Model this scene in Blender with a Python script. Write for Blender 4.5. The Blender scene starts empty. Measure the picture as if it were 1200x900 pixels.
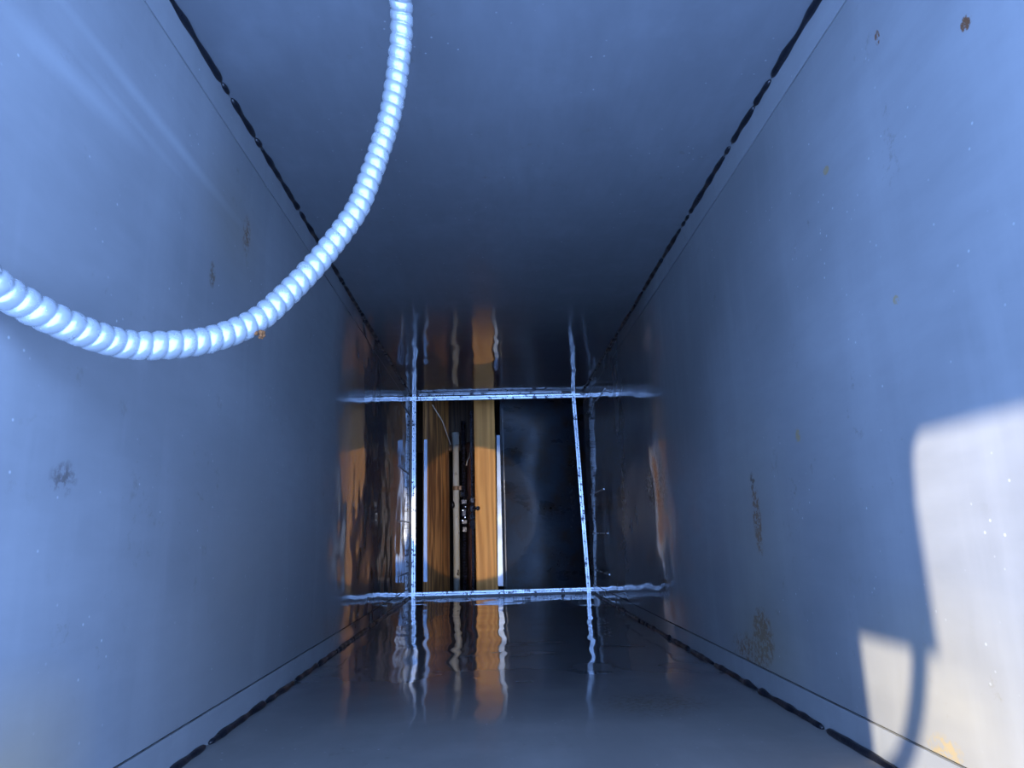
import bpy, bmesh, math, random
from mathutils import Vector, Matrix, noise

random.seed(7)
SC = bpy.context.scene
COL = SC.collection

# ------------------------------------------------------------------ camera
cam_d = bpy.data.cameras.new('camera')
cam_d.sensor_fit = 'HORIZONTAL'; cam_d.sensor_width = 36.0
cam_d.lens = 36.0 * 800.0 / 1200.0
cam_d.clip_start = 0.01
cam = bpy.data.objects.new('camera', cam_d); COL.objects.link(cam)
R_ = Vector((0.9994, -0.0233, -0.0268)); U_ = Vector((0.0211, -0.217, 0.976)); F_ = Vector((0.0285, 0.9759, 0.2163))
cam.matrix_world = Matrix(((R_.x, U_.x, -F_.x, 0), (R_.y, U_.y, -F_.y, 0), (R_.z, U_.z, -F_.z, 0), (0, 0, 0, 1)))
SC.camera = cam

# ------------------------------------------------------------------ sky, sun, added spot, exposure
SKY = (0.275, 0.48, 1.0)
SKY_STRENGTH = 9.8
SUN_STRENGTH = 11.0
ADDED_SPOT = 46.0
SC.view_settings.view_transform = 'Standard'
SC.view_settings.look = 'None'
SC.view_settings.gamma = 1.0
SC.view_settings.exposure = 0.0
SC.view_settings.use_curve_mapping = False
wd = bpy.data.worlds.new('sky'); SC.world = wd; wd.use_nodes = True
bg = wd.node_tree.nodes['Background']
bg.inputs['Color'].default_value = (*SKY, 1); bg.inputs['Strength'].default_value = SKY_STRENGTH

def aim(o, d):
    o.rotation_euler = Vector(d).to_track_quat('-Z', 'Y').to_euler()

sun_d = bpy.data.lights.new('sun', 'SUN'); sun_d.energy = SUN_STRENGTH; sun_d.angle = math.radians(1.2)
sun_d.color = (1.0, 0.89, 0.69)
sun = bpy.data.objects.new('sun', sun_d); COL.objects.link(sun); aim(sun, (0.40, 0.175, -0.235)); sun.location = (-2, -1, 1)

spot_d = bpy.data.lights.new('added_timber_spot', 'SPOT'); spot_d.energy = ADDED_SPOT; spot_d.shadow_soft_size = 0.004  # added spot without a known source, brightens the timber in the far opening
spot_d.spot_size = math.radians(10.9); spot_d.spot_blend = 0.06; spot_d.color = (1.0, 0.84, 0.62)
spot_o = bpy.data.objects.new('added_timber_spot', spot_d); COL.objects.link(spot_o)
spot_o.location = (0.10, 0.0, -0.05); aim(spot_o, Vector((-0.056, 1.71, 0.057)) - Vector(spot_o.location))

# ------------------------------------------------------------------ dimensions of the duct (metres)
XL, XR = -0.1902, 0.2098
ZF, ZC = -0.1278, 0.3230
Y0, D = -0.02, 1.56
YR, YF = 0.16, 0.20      # unseen mouth, cut back right and at the bottom to brighten the near walls
T = 0.002

# ------------------------------------------------------------------ materials
class N:
    def __init__(s, name):
        s.m = bpy.data.materials.new(name); s.m.use_nodes = True
        s.t = s.m.node_tree; s.b = s.t.nodes['Principled BSDF']
        s.tc = s.t.nodes.new('ShaderNodeTexCoord').outputs['Object']
    def new(s, typ, **k):
        n = s.t.nodes.new(typ)
        for a, v in k.items(): setattr(n, a, v)
        return n
    def link(s, a, b): s.t.links.new(a, b)
    def put(s, node, key, v):
        if hasattr(v, 'links'): s.link(v, node.inputs[key])
        else: node.inputs[key].default_value = v
    def scaled(s, sc, loc=(0, 0, 0)):
        n = s.new('ShaderNodeMapping'); s.link(s.tc, n.inputs['Vector'])
        n.inputs['Scale'].default_value = sc; n.inputs['Location'].default_value = loc
        return n.outputs['Vector']
    def noise(s, scale, detail=4, rough=0.55, vec=None):
        n = s.new('ShaderNodeTexNoise'); n.inputs['Scale'].default_value = scale
        n.inputs['Detail'].default_value = detail; n.inputs['Roughness'].default_value = rough
        s.link(vec if vec is not None else s.tc, n.inputs['Vector'])
        return n.outputs['Fac']
    def ramp(s, fac, a, b, lo=0.0, hi=1.0):
        n = s.new('ShaderNodeMapRange'); n.clamp = True
        s.link(fac, n.inputs['Value'])
        for k, v in zip(('From Min', 'From Max', 'To Min', 'To Max'), (a, b, lo, hi)): n.inputs[k].default_value = v
        return n.outputs['Result']
    def math(s, op, a, b=None):
        n = s.new('ShaderNodeMath', operation=op)
        s.put(n, 0, a)
        if b is not None: s.put(n, 1, b)
        return n.outputs[0]
    def mix(s, fac, a, b):
        n = s.new('ShaderNodeMix', data_type='RGBA')
        s.put(n, 0, fac)
        for i, v in ((6, a), (7, b)):
            if hasattr(v, 'links'): s.link(v, n.inputs[i])
            else: n.inputs[i].default_value = (*v, 1)
        return n.outputs[2]
    def bump(s, h, dist, normal=None):
        n = s.new('ShaderNodeBump'); s.link(h, n.inputs['Height']); n.inputs['Distance'].default_value = dist
        n.inputs['Strength'].default_value = 1.0
        if normal is not None: s.link(normal, n.inputs['Normal'])
        return n.outputs['Normal']
    def blob(s, c, r):
        """soft ellipsoid mask, 1 at the centre, 0 at the rim"""
        m = s.new('ShaderNodeMapping', vector_type='POINT')
        s.link(s.tc, m.inputs['Vector'])
        m.inputs['Scale'].default_value = tuple(1 / q for q in r)
        m.inputs['Location'].default_value = tuple(-a / q for a, q in zip(c, r))
        l = s.new('ShaderNodeVectorMath', operation='LENGTH'); s.link(m.outputs['Vector'], l.inputs[0])
        return s.ramp(l.outputs['Value'], 0, 1, 1, 0)

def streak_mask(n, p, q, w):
    """soft painted light streak between two points of a side wall (y, z)"""
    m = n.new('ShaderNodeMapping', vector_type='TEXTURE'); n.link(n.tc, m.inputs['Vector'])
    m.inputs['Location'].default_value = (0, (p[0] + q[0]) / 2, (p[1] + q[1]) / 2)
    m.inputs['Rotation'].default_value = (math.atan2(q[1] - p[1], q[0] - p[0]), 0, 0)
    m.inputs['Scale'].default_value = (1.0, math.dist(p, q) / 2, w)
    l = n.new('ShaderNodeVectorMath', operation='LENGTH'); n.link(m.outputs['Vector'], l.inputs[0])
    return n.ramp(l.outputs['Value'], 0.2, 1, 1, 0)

def sheet_steel(name, base, rust=(), stain=(), painted_glint=(), grime=(), ripple=0.0034, clean=(0.80, 0.92), coat_ior=1.7, rough=0.55, seed=0.0, metal=0.06):
    n = N(name); b = n.b
    cloud = n.noise(7, 5, 0.6, n.scaled((1, 0.5, 1), (seed, seed, 0)))
    fine = n.noise(90, 3, 0.6, n.scaled((1, 0.25, 1)))
    col = n.mix(n.ramp(cloud, 0.3, 0.72), tuple(c * 0.80 for c in base), tuple(c * 1.16 for c in base))
    col = n.mix(n.ramp(fine, 0.35, 0.75, 0, 0.3), col, tuple(c * 0.75 for c in base))
    streak = n.noise(26, 4, 0.6, n.scaled((1, 1, 0.18), (seed, 0, 0)))
    col = n.mix(n.ramp(streak, 0.5, 0.8, 0, 0.35), col, tuple(c * 1.35 for c in base))
    # pale specks, and streaks of reflected light put into the colour
    v = n.new('ShaderNodeTexVoronoi'); v.inputs['Scale'].default_value = 120; n.link(n.tc, v.inputs['Vector'])
    sp = n.math('MULTIPLY', n.ramp(v.outputs['Distance'], 0.03, 0.11, 1, 0), n.ramp(n.noise(16, 4, 0.65), 0.50, 0.60))
    col = n.mix(n.math('MULTIPLY', sp, 0.4), col, (0.75, 0.78, 0.8))
    for p, q, w, k in painted_glint: col = n.mix(n.math('MULTIPLY', streak_mask(n, p, q, w), k), col, (0.42, 0.44, 0.47))
    grit = n.noise(240, 5, 0.75)
    for c, r, k, tint in rust:
        m = n.math('MULTIPLY', n.blob(c, r), n.ramp(grit, 0.44, 0.60))
        m = n.ramp(n.math('MULTIPLY', m, k), 0.05, 0.42, 0, 0.95)
        col = n.mix(m, col, tint)
    dirt = n.math('MULTIPLY', n.ramp(n.noise(55, 6, 0.75), 0.60, 0.70), n.ramp(n.noise(8, 3), 0.5, 0.62))
    col = n.mix(n.math('MULTIPLY', dirt, 0.5), col, (0.11, 0.09, 0.07))
    for c, r, k, tint in stain:
        m = n.math('MULTIPLY', n.math('MULTIPLY', n.blob(c, r), n.ramp(cloud, 0.25, 0.6, 0.4, 1)), k)
        col = n.mix(m, col, tint)
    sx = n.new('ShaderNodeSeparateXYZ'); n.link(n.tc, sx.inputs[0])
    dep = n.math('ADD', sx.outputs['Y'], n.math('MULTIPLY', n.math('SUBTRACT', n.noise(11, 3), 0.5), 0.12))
    depth_shade = n.ramp(dep, clean[0], clean[1] + 0.05, 0, 0.55)  # colour darkens with depth, painting in the shade deep in the duct
    col = n.mix(depth_shade, col, (0.022, 0.030, 0.052))
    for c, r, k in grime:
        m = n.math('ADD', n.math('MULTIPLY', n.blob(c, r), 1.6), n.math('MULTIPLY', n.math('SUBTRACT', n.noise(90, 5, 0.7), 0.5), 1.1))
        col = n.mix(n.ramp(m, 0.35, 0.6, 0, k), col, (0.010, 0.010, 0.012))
    n.link(col, b.inputs['Base Color'])
    b.inputs['Metallic'].default_value = metal
    n.link(n.ramp(cloud, 0.3, 0.7, rough - 0.05, rough + 0.08), b.inputs['Roughness'])
    # dust has settled near the mouth; further in the sheet is oily and glossy
    n.link(n.ramp(dep, clean[0], clean[1], 0.05, 1.0), b.inputs['Coat Weight'])
    b.inputs['Coat IOR'].default_value = coat_ior
    n.link(n.ramp(n.noise(5, 3), 0.35, 0.7, 0.04, 0.10), b.inputs['Coat Roughness'])
    wave = n.noise(9, 2, 0.45, n.scaled((1, 0.8, 1), (seed, 0, seed)))
    small = n.noise(60, 3, 0.5)
    n.link(n.bump(small, 0.00006, n.bump(wave, ripple)), b.inputs['Coat Normal'])
    n.link(n.bump(small, 0.0001), b.inputs['Normal'])
    return n.m

def plain(name, col, rough=0.5, metal=0.0, var=0.25, scale=30, bump=0.0, stretch=(1, 1, 1), spec=None, dark=None, dfac=(0.5, 0.7)):
    n = N(name); b = n.b
    f = n.noise(scale, 5, 0.6, n.scaled(stretch))
    c = n.mix(f, tuple(x * (1 - var) for x in col), tuple(min(1, x * (1 + var)) for x in col))
    if dark:
        c = n.mix(n.ramp(n.noise(scale * 2.3, 4, 0.65), dfac[0], dfac[1]), c, dark)
    n.link(c, b.inputs['Base Color'])
    b.inputs['Metallic'].default_value = metal
    n.link(n.ramp(f, 0.3, 0.7, max(0.02, rough - 0.08), rough + 0.08), b.inputs['Roughness'])
    if bump: n.link(n.bump(f, bump), b.inputs['Normal'])
    if spec is not None: b.inputs['Specular IOR Level'].default_value = spec
    return n.m

def wood(name, light, dark, scale=1.0, knots=1.0):
    n = N(name); b = n.b
    warp = n.noise(6 * scale, 3, 0.5, n.scaled((1, 1, 0.35)))
    w = n.new('ShaderNodeTexWave', wave_type='BANDS', bands_direction='X')
    n.link(n.scaled((1, 0.6, 0.06)), w.inputs['Vector'])
    w.inputs['Scale'].default_value = 34 * scale; w.inputs['Distortion'].default_value = 9 * knots
    w.inputs['Detail'].default_value = 3; w.inputs['Detail Scale'].default_value = 1.4
    fib = n.noise(160, 4, 0.6, n.scaled((1, 1, 0.05)))
    f = n.math('ADD', n.math('MULTIPLY', w.outputs['Fac'], 0.55), n.math('MULTIPLY', fib, 0.45))
    c = n.mix(n.ramp(f, 0.2, 0.85), dark, light)
    c = n.mix(n.ramp(warp, 0.55, 0.75, 0, 0.45), c, dark)
    n.link(c, b.inputs['Base Color']); b.inputs['Roughness'].default_value = 0.6
    n.link(n.bump(f, 0.0006), b.inputs['Normal'])
    return n.m

RUST = (0.13, 0.048, 0.010); OCHRE = (0.30, 0.22, 0.11); TAN = (0.30, 0.27, 0.20)
STEEL = (0.225, 0.232, 0.245)
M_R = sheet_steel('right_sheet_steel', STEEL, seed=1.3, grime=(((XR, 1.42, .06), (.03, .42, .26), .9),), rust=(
    ((XR, .555, .037), (.02, .006, .010), 1.6, (0.05, 0.03, 0.02)), ((XR, .553, .008), (.02, .010, .034), 1.8, RUST),
    ((XR, .566, -.083), (.02, .024, .024), 2.4, RUST), ((XR, .60, -.10), (.02, .05, .018), 0.9, RUST),
    ((XR, .252, .213), (.02, .004, .004), 3, RUST), ((XR, .312, .255), (.02, .0025, .005), 3, RUST),
    ((XR, .3805, .216), (.02, .004, .003), 3, OCHRE), ((XR, .331, .1135), (.02, .003, .003), 3, OCHRE),
    ((XR, .463, .062), (.02, .004, .006), 3, OCHRE), ((XR, .347, -.106), (.02, .018, .010), 1.2, OCHRE),
    ((XR, .90, .06), (.02, .09, .05), 0.75, (0.05, 0.03, 0.02)), ((XR, .89, -.07), (.02, .05, .03), 0.8, (0.05, 0.03, 0.02)),
    ), stain=(((XR, .56, -.02), (.03, .10, .14), 0.35, TAN), ((XR, .57, -.09), (.03, .10, .05), 0.5, (0.22, 0.19, 0.12)),
              ((XR, .33, -.08), (.03, .10, .06), 0.4, (0.5, 0.43, 0.28))))
M_L = sheet_steel('left_sheet_steel', STEEL, seed=4.1, painted_glint=(((.22, .2405), (.53, .238), .006, 0.30), ((.20, .2085), (.36, .214), .009, 0.25), ((.25, .225), (.42, .222), .004, 0.15)), rust=(
    ((XL, .308, .030), (.02, .012, .010), 0.7, (0.1, 0.09, 0.09)), ((XL, .502, .235), (.02, .010, .02), 0.9, RUST),
    ((XL, .445, .18), (.02, .006, .012), 1.0, (0.12, 0.08, 0.05))),
    stain=(((XL, .29, -.09), (.03, .07, .05), 0.75, (0.34, 0.25, 0.14)), ((XL, .52, -.03), (.03, .17, .12), 0.5, (0.20, 0.18, 0.16)), ((XL, .48, .23), (.03, .08, .06), 0.4, (0.20, 0.16, 0.10))))
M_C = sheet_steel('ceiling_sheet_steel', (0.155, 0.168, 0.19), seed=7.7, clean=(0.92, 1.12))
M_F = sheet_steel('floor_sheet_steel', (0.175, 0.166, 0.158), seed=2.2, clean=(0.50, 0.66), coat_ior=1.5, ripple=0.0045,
    rust=(((0.12, .56, ZF), (.06, .05, .02), 0.7, (0.10, 0.08, 0.05)),))
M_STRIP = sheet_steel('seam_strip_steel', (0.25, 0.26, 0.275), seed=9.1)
M_GAP = plain('seam_backing_black', (0.012, 0.012, 0.014), 0.8)
M_SEAL = plain('black_sealant', (0.008, 0.009, 0.014), 0.35, var=0.4, scale=200, bump=0.0004)
M_RAIL = plain('bright_flange_zinc', (0.40, 0.44, 0.50), 0.29, 0.85, var=0.25, scale=45, bump=0.0003, dark=(0.03, 0.035, 0.05), dfac=(0.57, 0.63))
M_STRIPW = plain('galvanised_angle', (0.22, 0.26, 0.33), 0.42, 0.7, var=0.1, scale=18, dark=(0.05, 0.05, 0.06), dfac=(0.66, 0.74))
M_CABLE = plain('cable_armour_zinc', (0.45, 0.475, 0.50), 0.25, 0.45, var=0.1, scale=120)
M_RUSTC = plain('rust_flake', (0.20, 0.075, 0.02), 0.85, var=0.5, scale=300, bump=0.0008)
M_STUD = wood('stud_timber', (0.88, 0.40, 0.085), (0.62, 0.24, 0.04), 0.5, 1.6)
M_BOARD = wood('board_timber', (0.44, 0.19, 0.05), (0.12, 0.045, 0.012), 0.9, 2.0)
M_HEAD = wood('dark_timber', (0.16, 0.085, 0.04), (0.06, 0.03, 0.015))
M_PIPE = plain('pale_pipe_plastic', (0.55, 0.53, 0.46), 0.45, var=0.1, scale=20, dark=(0.07, 0.06, 0.05), dfac=(0.62, 0.70))
M_BLACK = plain('black_iron', (0.012, 0.012, 0.02), 0.3, 0.4, var=0.5, scale=150, bump=0.0005)
M_COPPER = plain('brown_tube', (0.24, 0.09, 0.05), 0.5, 0.1, var=0.4, scale=40)
M_CLAMP = plain('clamp_strap', (0.20, 0.12, 0.07), 0.5, 0.3, var=0.3)
M_PANEL = plain('dark_sheet', (0.020, 0.026, 0.036), 0.3, 0.0, var=0.55, scale=9, bump=0.002, stretch=(0.7, 1, 1.6), dark=(0.022, 0.013, 0.007), dfac=(0.45, 0.65))
M_TAR = plain('tar_splash', (0.01, 0.01, 0.012), 0.4, var=0.4, scale=100)
M_WIRE = plain('pale_wire', (0.55, 0.45, 0.36), 0.5)
M_VOID = plain('cavity_board', (0.035, 0.024, 0.017), 0.8, var=0.4, scale=14)

# ------------------------------------------------------------------ mesh helpers
def box(bm, x0, x1, y0, y1, z0, z1):
    vs = [bm.verts.new((x, y, z)) for x in (x0, x1) for y in (y0, y1) for z in (z0, z1)]
    for f in ((0, 1, 3, 2), (4, 6, 7, 5), (0, 4, 5, 1), (2, 3, 7, 6), (0, 2, 6, 4), (1, 5, 7, 3)):
        bm.faces.new([vs[i] for i in f])

def prism(bm, pts, ax0, ax1, axis):
    """extrude a closed outline along an axis; pts give the two other coordinates in order"""
    def co(p, a):
        return {'x': (a, p[0], p[1]), 'y': (p[0], a, p[1]), 'z': (p[0], p[1], a)}[axis]
    A = [bm.verts.new(co(p, ax0)) for p in pts]; B = [bm.verts.new(co(p, ax1)) for p in pts]
    bm.faces.new(A); bm.faces.new(B[::-1])
    for i in range(len(pts)):
        j = (i + 1) % len(pts); bm.faces.new((A[i], B[i], B[j], A[j]))

def tube(bm, path, rad, seg=10, cap=True):
    """path: Vectors, rad: number or list"""
    n = len(path); rad = rad if isinstance(rad, (list, tuple)) else [rad] * n
    t0 = (path[1] - path[0]).normalized()
    u = t0.cross(Vector((0, 0, 1))) if abs(t0.z) < 0.9 else t0.cross(Vector((1, 0, 0)))
    u.normalize(); rings = []
    for i, p in enumerate(path):
        t = (path[min(i + 1, n - 1)] - path[max(i - 1, 0)]).normalized()
        u = (u - t * u.dot(t)).normalized(); v = t.cross(u)
        r = rad[i]
        rings.append([bm.verts.new(p + (u * math.cos(2 * math.pi * k / seg) + v * math.sin(2 * math.pi * k / seg)) * (r(2 * math.pi * k / seg) if callable(r) else r)) for k in range(seg)])
    for a, b in zip(rings, rings[1:]):
        for k in range(seg):
            bm.faces.new((a[k], a[(k + 1) % seg], b[(k + 1) % seg], b[k]))
    if cap: bm.faces.new(rings[0][::-1]); bm.faces.new(rings[-1])

def obj(name, bm, mat, parent=None, smooth=False, bevel=0.0):
    bmesh.ops.recalc_face_normals(bm, faces=bm.faces)
    me = bpy.data.meshes.new(name); bm.to_mesh(me); bm.free()
    me.materials.append(mat)
    if smooth:
        for p in me.polygons: p.use_smooth = True
    o = bpy.data.objects.new(name, me); COL.objects.link(o)
    if parent: o.parent = parent
    if bevel:
        m = o.modifiers.new('bevel', 'BEVEL'); m.width = bevel; m.segments = 2; m.limit_method = 'ANGLE'
    return o

def boxes(name, mat, lst, parent=None, bevel=0.0):
    bm = bmesh.new()
    for b in lst: box(bm, *b)
    return obj(name, bm, mat, parent, bevel=bevel)

def struct(o):
    o['kind'] = 'structure'; return o

def thing(name, label, cat, group=None):
    o = bpy.data.objects.new(name, None); COL.objects.link(o)
    return tag(o, label, cat, group)

def tag(o, label, cat, group=None):
    o['label'] = label; o['category'] = cat
    if group: o['group'] = group
    return o

# ------------------------------------------------------------------ duct shell
G = 0.0014                                # width of the open seam beside each folded strip
ZLT, ZRT, ZLB, ZRB = 0.2985, 0.2985, -0.1075, -0.1090   # seams on the side walls
# left wall with an unseen cut-out near the mouth, added to shape the sun patch
HB, HS, HT, HY1, HY2 = 0.087, 0.174, 0.280, 0.165, 0.238
lw = [(XL - T, XL, Y0, D, ZLB + G, HB), (XL - T, XL, HY2, D, HB, HS), (XL - T, XL, HY1, D, HS, HT), (XL - T, XL, Y0, D, HT, ZLT - G)]
wall_l = struct(boxes('wall_left', M_L, lw))
wall_r = struct(boxes('wall_right', M_R, [(XR, XR + T, YR, D, ZRB + G, ZRT - G)]))
struct(boxes('ceiling', M_C, [(XL - 0.01, XR + 0.01, Y0, D, ZC, ZC + T)]))
struct(boxes('floor', M_F, [(XL - 0.01, XR + 0.01, YF, D, ZF - T, ZF)]))
def trim(n, x, sgn, z0, z1, gapz, Y0=Y0):
    o = struct(boxes('trim_%d' % n, M_STRIP, [(min(x, x + sgn * T), max(x, x + sgn * T), Y0, D, z0, z1)]))
    boxes('seam_backing', M_GAP, [(min(x + sgn * 0.003, x + sgn * 0.0045), max(x + sgn * 0.003, x + sgn * 0.0045), Y0, D, gapz - 0.012, gapz + 0.012)], o)  # black strip added behind the open seam to keep the gap dark
    return o
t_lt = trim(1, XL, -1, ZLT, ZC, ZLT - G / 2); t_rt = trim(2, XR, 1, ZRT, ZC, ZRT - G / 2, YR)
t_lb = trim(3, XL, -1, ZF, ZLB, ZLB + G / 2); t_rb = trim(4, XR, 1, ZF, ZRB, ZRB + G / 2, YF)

def sealant(parent, x, z, seed, y0=0.12, y1=1.54, r0=0.0024):
    rnd = random.Random(seed); y = y0
    while y < y1:
        L = rnd.choice((0.012, 0.03, 0.05, 0.08, 0.11)); e = min(y + L, y1)
        nst = max(5, int((e - y) / 0.0035)); path = []; rad = []
        for i in range(nst + 1):
            yy = y + (e - y) * i / nst
            w = noise.noise(Vector((yy * 60, seed * 3.1, 0)))
            path.append(Vector((x + 0.0006 * noise.noise(Vector((yy * 45, seed, 5))), yy, z + 0.0006 * noise.noise(Vector((yy * 45, seed, 9))))))
            end = min(1.0, min(i, nst - i) / 2.0 + 0.35)
            rad.append(max(0.0006, r0 * (1 + 0.75 * w) * end))
        bm = bmesh.new(); tube(bm, path, rad, 8); obj('sealant_bead', bm, M_SEAL, parent, True)
        y = e + rnd.choice((0.0015, 0.002, 0.004, 0.006))
sealant(t_lt, XL + 0.001, ZC - 0.001, 11)
sealant(t_rt, XR - 0.001, ZC - 0.001, 23, 0.17)
sealant(t_lb, XL + 0.001, ZF + 0.001, 37, 0.21)
sealant(t_rb, XR - 0.001, ZF + 0.001, 51, 0.21)

# thin strips, dark left and bright right, on the side walls just before the flange
for z, ya in ((0.275, 1.40), (0.140, 1.36), (0.034, 1.36), (-0.072, 1.38)):
    boxes('thin_strip', M_SEAL, [(XL, XL + 0.0012, ya, 1.545, z - 0.0012, z + 0.0012)], wall_l)
for z, ya in ((0.262, 1.24), (0.082, 1.32), (-0.001, 1.30), (-0.076, 1.31)):
    boxes('thin_strip', M_RAIL, [(XR - 0.0012, XR, ya, 1.50, z - 0.0012, z + 0.0012)], wall_r)

# ------------------------------------------------------------------ wall cavity beyond the duct
CX0, CX1, CY0, CY1, CZ0, CZ1 = -0.27, 0.34, 1.575, 2.02, -0.23, 0.45
struct(boxes('wall_front', M_VOID, [(CX0, XL - 0.006, CY0, CY0 + 0.02, CZ0, CZ1), (XR + 0.006, CX1, CY0, CY0 + 0.02, CZ0, CZ1),
    (XL - 0.006, XR + 0.006, CY0, CY0 + 0.02, ZC + 0.005, CZ1), (XL - 0.006, XR + 0.006, CY0, CY0 + 0.02, CZ0, ZF - 0.005)]))
struct(boxes('wall_back', M_VOID, [(CX0, CX1, CY1, CY1 + 0.02, CZ0, CZ1)]))
struct(boxes('wall_cavity_left', M_VOID, [(CX0 - 0.02, CX0, CY0, CY1 + 0.02, CZ0, CZ1)]))
struct(boxes('wall_cavity_right', M_VOID, [(CX1, CX1 + 0.02, CY0, CY1 + 0.02, CZ0, CZ1)]))
struct(boxes('ceiling', M_HEAD, [(CX0 - 0.02, CX1 + 0.02, CY0, CY1 + 0.02, CZ1, CZ1 + 0.02)]))
struct(boxes('floor', M_VOID, [(CX0 - 0.02, CX1 + 0.02, CY0, CY1 + 0.02, CZ0 - 0.02, CZ0)]))

# ------------------------------------------------------------------ flange around the end of the duct
fl = thing('duct_flange', 'bright bent zinc flange framing the far end of the duct', 'flange')
def rail(a, b, inward, w, tilt, name='rail', y=D, lip=True):
    """bent strip from a to b (x, z); inward = unit vector (x, z) toward the opening; faces folded by tilt"""
    bm = bmesh.new()
    a, b, n = Vector((a[0], 0, a[1])), Vector((b[0], 0, b[1])), Vector((inward[0], 0, inward[1]))
    a += n * 0.0036; b += n * 0.0036
    prof = [(0.0, 0.006), (0.0, -w * 0.5 * tilt), (w * 0.42, 0.0), (w * 0.5, 0.0022), (w * 0.58, -w * 0.42 * tilt * 0.8), (w, 0.0), (w, 0.006)]
    A = [bm.verts.new(a + n * p + Vector((0, y + q, 0))) for p, q in prof]
    B = [bm.verts.new(b + n * p + Vector((0, y + q, 0))) for p, q in prof]
    for i in range(len(prof)):
        j = (i + 1) % len(prof); bm.faces.new((A[i], A[j], B[j], B[i]))
    bm.faces.new(A[::-1]); bm.faces.new(B)
    return obj(name, bm, M_RAIL, fl)
W_ = 0.0078
boxes('flange_base', M_SEAL, [(XL, XR, D + 0.002, D + 0.006, ZC - 0.013, ZC), (XL, XR, D + 0.002, D + 0.006, ZF, ZF + 0.012),
    (XL, XL + 0.013, D + 0.002, D + 0.006, ZF, ZC)], fl)
rail((XL, ZC), (XR, ZC), (0, -1), W_ * 1.1, 0.12)
rail((XL, ZF), (XR, ZF), (0, 1), W_ * 0.95, 0.12)
rail((XL, ZF), (XL, ZC), (1, 0), W_, 0.12)
rail((XR, ZF), (XR - 0.014, ZC), (-1, 0), W_, 0.12)
# second folded lip above the top rail and rivets along the rails
boxes('lip', M_RAIL, [(XL + 0.02, XR - 0.05, D - 0.010, D - 0.006, ZC - 0.0022, ZC - 0.0006)], fl)
rv = random.Random(4)
for k in range(9):
    z = ZF + 0.03 + k * 0.05
    for x in (XL + 0.007, XR - 0.008 - 0.014 * (z - ZF) / (ZC - ZF)):
        bm = bmesh.new(); bmesh.ops.create_icosphere(bm, subdivisions=1, radius=0.0016, matrix=Matrix.Translation((x, D - 0.001, z + rv.uniform(-.012, .012))))
        obj('rivet', bm, M_SEAL, fl)
for k in range(8):
    x = XL + 0.03 + k * 0.048
    for z in (ZC - 0.007, ZF + 0.007):
        bm = bmesh.new(); bmesh.ops.create_icosphere(bm, subdivisions=1, radius=0.0015, matrix=Matrix.Translation((x + rv.uniform(-.012, .012), D - 0.001, z)))
        obj('rivet', bm, M_SEAL, fl)

# ------------------------------------------------------------------ timber and fittings in the cavity
st = boxes('wood_stud', M_STUD, [(-0.049, 0.004, 1.71, 1.83, CZ0, CZ1)], bevel=0.002)
tag(st, 'bright orange timber stud standing upright right of the black rods', 'stud')
bm = bmesh.new()
prism(bm, [(-0.160, 1.655), (-0.1150, 1.745), (-0.128, 1.752), (-0.173, 1.662)], CZ0, CZ1, 'z')
bd = obj('wood_board', bm, M_BOARD, bevel=0.001)
tag(bd, 'brown grained board set at an angle left of the pale pipe', 'board')
hd = boxes('header_board', M_HEAD, [(-0.25, -0.05, 1.90, 1.94, 0.235, CZ1)])
tag(hd, 'dark brown cross board high behind the pale pipe', 'board')
# galvanised angle strips
def strip(name, xt0, xt1, xb0, xb1, y, z0, z1, label, yaw):
    bm = bmesh.new(); d = (xt1 - xt0) * yaw
    q = [(xb0, y, z0), (xb1, y + d, z0), (xt1, y + d, z1), (xt0, y, z1)]
    A = [bm.verts.new(p) for p in q]; B = [bm.verts.new((p[0], p[1] + 0.0025, p[2])) for p in q]
    bm.faces.new(A); bm.faces.new(B[::-1])
    for i in range(4): bm.faces.new((A[i], A[(i + 1) % 4], B[(i + 1) % 4], B[i]))
    o = obj(name, bm, M_STRIPW)
    return tag(o, label, 'metal strip')
strip('steel_angle', 0.0074, 0.0150, 0.0028, 0.0152, 1.66, -0.115, 0.2404, 'white-blue steel edge strip beside the orange stud, wider at its foot', 0.06)
strip('steel_angle', -0.1655, -0.1585, -0.1665, -0.1585, 1.62, -0.098, 0.2284, 'narrow bright steel strip just inside the left flange rail', -0.05)
# pale pipe and clamp
pp = thing('pale_pipe', 'pale grey upright pipe between brown board and black rods', 'pipe')
bm = bmesh.new(); tube(bm, [Vector((-0.1032, 1.84, CZ0)), Vector((-0.1028, 1.84, 0.272))], 0.0085, 20); obj('pipe_body', bm, M_PIPE, pp, True)
bm = bmesh.new(); tube(bm, [Vector((-0.1028, 1.84, 0.245)), Vector((-0.1028, 1.84, 0.262)), Vector((-0.1028, 1.84, 0.268)), Vector((-0.1028, 1.84, 0.276))], [0.0095, 0.0095, 0.0108, 0.0108], 20); obj('collar', bm, M_PIPE, pp, True)
bm = bmesh.new(); tube(bm, [Vector((-0.1030, 1.84, 0.121)), Vector((-0.1030, 1.84, 0.132))], 0.0098, 20); box(bm, -0.098, -0.078, 1.834, 1.84, 0.121, 0.132); obj('clamp', bm, M_CLAMP, pp)
bm = bmesh.new(); bmesh.ops.create_icosphere(bm, subdivisions=2, radius=0.006, matrix=Matrix.Translation((-0.112, 1.834, 0.083)) @ Matrix.Scale(1.7, 4, (0, 0, 1))); obj('knob', bm, M_BLACK, pp, True)

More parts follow.
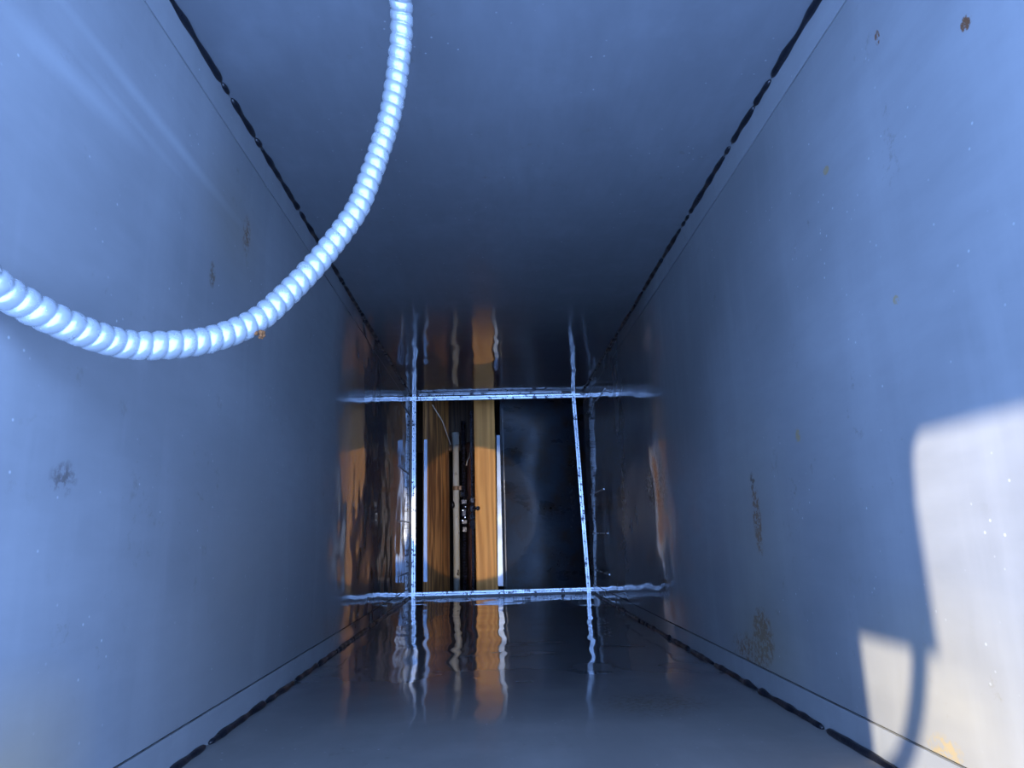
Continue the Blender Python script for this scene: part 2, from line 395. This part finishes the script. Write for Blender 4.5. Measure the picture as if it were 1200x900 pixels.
def threaded(name, x, y, r, z0, z1, label, lumps, seed):
    t = thing(name, label, 'rod')
    bm = bmesh.new(); path = []; rad = []
    nst = int((z1 - z0) / 0.0035)
    for i in range(nst + 1):
        path.append(Vector((x, y, z0 + (z1 - z0) * i / nst))); rad.append(r * (1.0 if i % 2 else 0.80))
    tube(bm, path, rad, 10); obj('threaded_shank', bm, M_BLACK, t)
    rnd = random.Random(seed)
    for k, (z, R, h, sides) in enumerate(lumps):
        bm = bmesh.new(); tube(bm, [Vector((x, y, z - h / 2)), Vector((x, y, z - h * .35)), Vector((x, y, z + h * .35)), Vector((x, y, z + h / 2))], [R * .82, R, R, R * .82], sides)
        bmesh.ops.rotate(bm, cent=(x, y, z), matrix=Matrix.Rotation(rnd.random(), 3, 'Z'), verts=bm.verts)
        obj('nut', bm, M_BLACK, t)
    return t
rodA = threaded('threaded_rod', -0.0800, 1.80, 0.0062, CZ0, 0.30, 'thick black threaded rod with valve body beside the pale pipe',
    [(0.108, .0105, .016, 6), (0.088, .0118, .014, 6), (0.060, .0112, .022, 8), (0.037, .0118, .012, 6), (0.018, .0090, .016, 6)], 3)
for zz, dx in ((0.075, .004), (0.066, -.003), (0.048, .003), (0.040, -.004)):      # bolts standing off the valve body
    bm = bmesh.new(); tube(bm, [Vector((-0.080 + dx, 1.792, zz)), Vector((-0.080 + dx, 1.784, zz))], 0.0017, 6); obj('bolt', bm, M_RAIL, rodA)
rodB = threaded('threaded_rod', -0.0550, 1.690, 0.0044, CZ0, 0.31, 'thinner black threaded rod with side knob against the orange stud',
    [(0.086, .0068, .014, 6), (0.066, .0075, .016, 6), (0.046, .0070, .012, 6), (0.028, .0066, .02, 8)], 9)
bm = bmesh.new(); tube(bm, [Vector((-0.0540, 1.684, 0.066)), Vector((-0.0445, 1.680, 0.066)), Vector((-0.0425, 1.679, 0.066)), Vector((-0.0385, 1.677, 0.066))], [.0026, .0026, .0055, .0045], 10)
obj('knob', bm, M_BLACK, rodB, True)
bm = bmesh.new(); tube(bm, [Vector((-0.0690, 1.86, CZ0)), Vector((-0.0688, 1.86, 0.25))], 0.0062, 14)
cp = obj('brown_tube', bm, M_COPPER, None, True); tag(cp, 'reddish brown tube seen between the two black rods', 'tube')
bm = bmesh.new()
tube(bm, [Vector((-0.0745, 1.83, 0.185)), Vector((-0.0715, 1.83, 0.197)), Vector((-0.066, 1.83, 0.207)), Vector((-0.0635, 1.83, 0.223)), Vector((-0.063, 1.83, 0.25))], 0.0017, 8)
lead = obj('bent_lead', bm, M_WIRE, None, True); tag(lead, 'short pale bent lead looping across the brown tube', 'wire')
bm = bmesh.new(); tube(bm, [Vector((-0.1480, 1.650, 0.3170)), Vector((-0.1280, 1.70, 0.285)), Vector((-0.1100, 1.735, 0.230))], 0.0012, 8)
wr = obj('slanting_wire', bm, M_WIRE, None, True); tag(wr, 'thin pale wire slanting down from the top flange to the pale pipe', 'wire')
# dark sheet on the right
bm = bmesh.new(); nx, nz = 26, 36; g = []
for i in range(nx + 1):
    col = []
    for j in range(nz + 1):
        x = 0.0165 + (0.30 - 0.0165) * i / nx; z = CZ0 + (CZ1 - CZ0) * j / nz
        col.append(bm.verts.new((x, 1.70 + 0.33 * (x - 0.0165) + 0.006 * noise.noise(Vector((x * 9, z * 7, 3))), z)))
    g.append(col)
for i in range(nx):
    for j in range(nz): bm.faces.new((g[i][j], g[i + 1][j], g[i + 1][j + 1], g[i][j + 1]))
r = bmesh.ops.extrude_face_region(bm, geom=bm.faces[:]); bmesh.ops.translate(bm, verts=[v for v in r['geom'] if isinstance(v, bmesh.types.BMVert)], vec=(0, 0.004, 0))
pn = obj('dark_panel', bm, M_PANEL, None, True); tag(pn, 'dark blotchy metal sheet filling the right half of the far opening', 'panel')
bm = bmesh.new(); rnd = random.Random(5)
for k in range(170):
    u = rnd.random()
    if u < 0.75: x = 0.206 - abs(rnd.gauss(0, 0.010)); z = rnd.choice((rnd.gauss(0.16, .03), rnd.gauss(0.09, .035), rnd.gauss(.26, .02)))
    else: x = rnd.uniform(.12, .205); z = rnd.gauss(-0.09, 0.02)
    s = rnd.uniform(.0008, .0026)
    bmesh.ops.create_icosphere(bm, subdivisions=1, radius=s, matrix=Matrix.Translation((x, 1.699 + 0.33 * (x - 0.0165) + 0.006 * noise.noise(Vector((x * 9, z * 7, 3))), z)))
o = obj('tar_spatter', bm, M_TAR, pn); o['kind'] = 'stuff'

# ------------------------------------------------------------------ armoured cable
cb = thing('armoured_cable', 'ribbed silver armoured cable hanging in a loop across the upper left', 'cable')
ctrl = [(-0.05, -0.10, 0.285), (-0.045, 0.08, 0.302), (-0.046, 0.22, 0.3105), (-0.0465, 0.30, 0.3065),
 (-0.0474, 0.332, 0.2984), (-0.0484, 0.343, 0.2853), (-0.0517, 0.351, 0.2654), (-0.056, 0.356, 0.2426), (-0.0626, 0.359, 0.2202), (-0.0697, 0.36, 0.1983),
 (-0.0766, 0.36, 0.1806), (-0.0935, 0.356, 0.1523), (-0.108, 0.347, 0.1288), (-0.1203, 0.337, 0.1106), (-0.135, 0.322, 0.097), (-0.148, 0.307, 0.09),
 (-0.1600, 0.2935, 0.0864), (-0.168, 0.2755, 0.0866), (-0.175, 0.258, 0.0893), (-0.1785, 0.2485, 0.0918), (-0.180, 0.2415, 0.0929),
 (-0.1815, 0.228, 0.0985), (-0.181, 0.211, 0.113), (-0.178, 0.196, 0.138), (-0.176, 0.186, 0.170), (-0.174, 0.182, 0.207), (-0.172, 0.179, 0.24), (-0.170, 0.170, 0.27), (-0.165, 0.12, 0.292), (-0.15, 0.0, 0.295), (-0.12, -0.10, 0.295)]
ctrl = [Vector(c) for c in ctrl]
dense = []
for i in range(len(ctrl) - 1):
    p0, p1, p2, p3 = ctrl[max(i - 1, 0)], ctrl[i], ctrl[i + 1], ctrl[min(i + 2, len(ctrl) - 1)]
    for k in range(16):
        t = k / 16
        dense.append(0.5 * ((2 * p1) + (-p0 + p2) * t + (2 * p0 - 5 * p1 + 4 * p2 - p3) * t * t + (-p0 + 3 * p1 - 3 * p2 + p3) * t ** 3))
for it in range(12):
    dense = [dense[0]] + [(dense[i - 1] + 2 * dense[i] + dense[i + 1]) / 4 for i in range(1, len(dense) - 1)] + [dense[-1]]
PITCH, STEP, RC = 0.0066, 0.0066 / 12, 0.0067
path = [dense[0]]; acc = 0.0; s_total = 0.0
for a, b in zip(dense, dense[1:]):
    seg = (b - a).length; pos = STEP - acc
    while pos <= seg:
        path.append(a.lerp(b, pos / seg)); pos += STEP
    acc = seg - (pos - STEP)
def rib(i):
    ph0 = i * STEP / PITCH
    def f(ang):
        ph = (ph0 + ang / (2 * math.pi)) % 1.0
        # one convolution: round crest, tucked-in joint
        return RC * (0.77 + 0.23 * math.sqrt(max(0.0, 1 - abs(2 * ph - 1) ** 2.2)))
    return f
bm = bmesh.new(); tube(bm, path, [rib(i) for i in range(len(path))], 28)
obj('armour', bm, M_CABLE, cb, True)
bm = bmesh.new(); rnd = random.Random(8)
for k in range(26):
    c = Vector((-0.1195, 0.334, 0.1030)) + Vector((rnd.gauss(0, .0032), rnd.gauss(0, .0012), rnd.gauss(0, .0012) ))
    bmesh.ops.create_icosphere(bm, subdivisions=1, radius=rnd.uniform(.0005, .0013), matrix=Matrix.Translation(c))
obj('rust_clump', bm, M_RUSTC, cb)
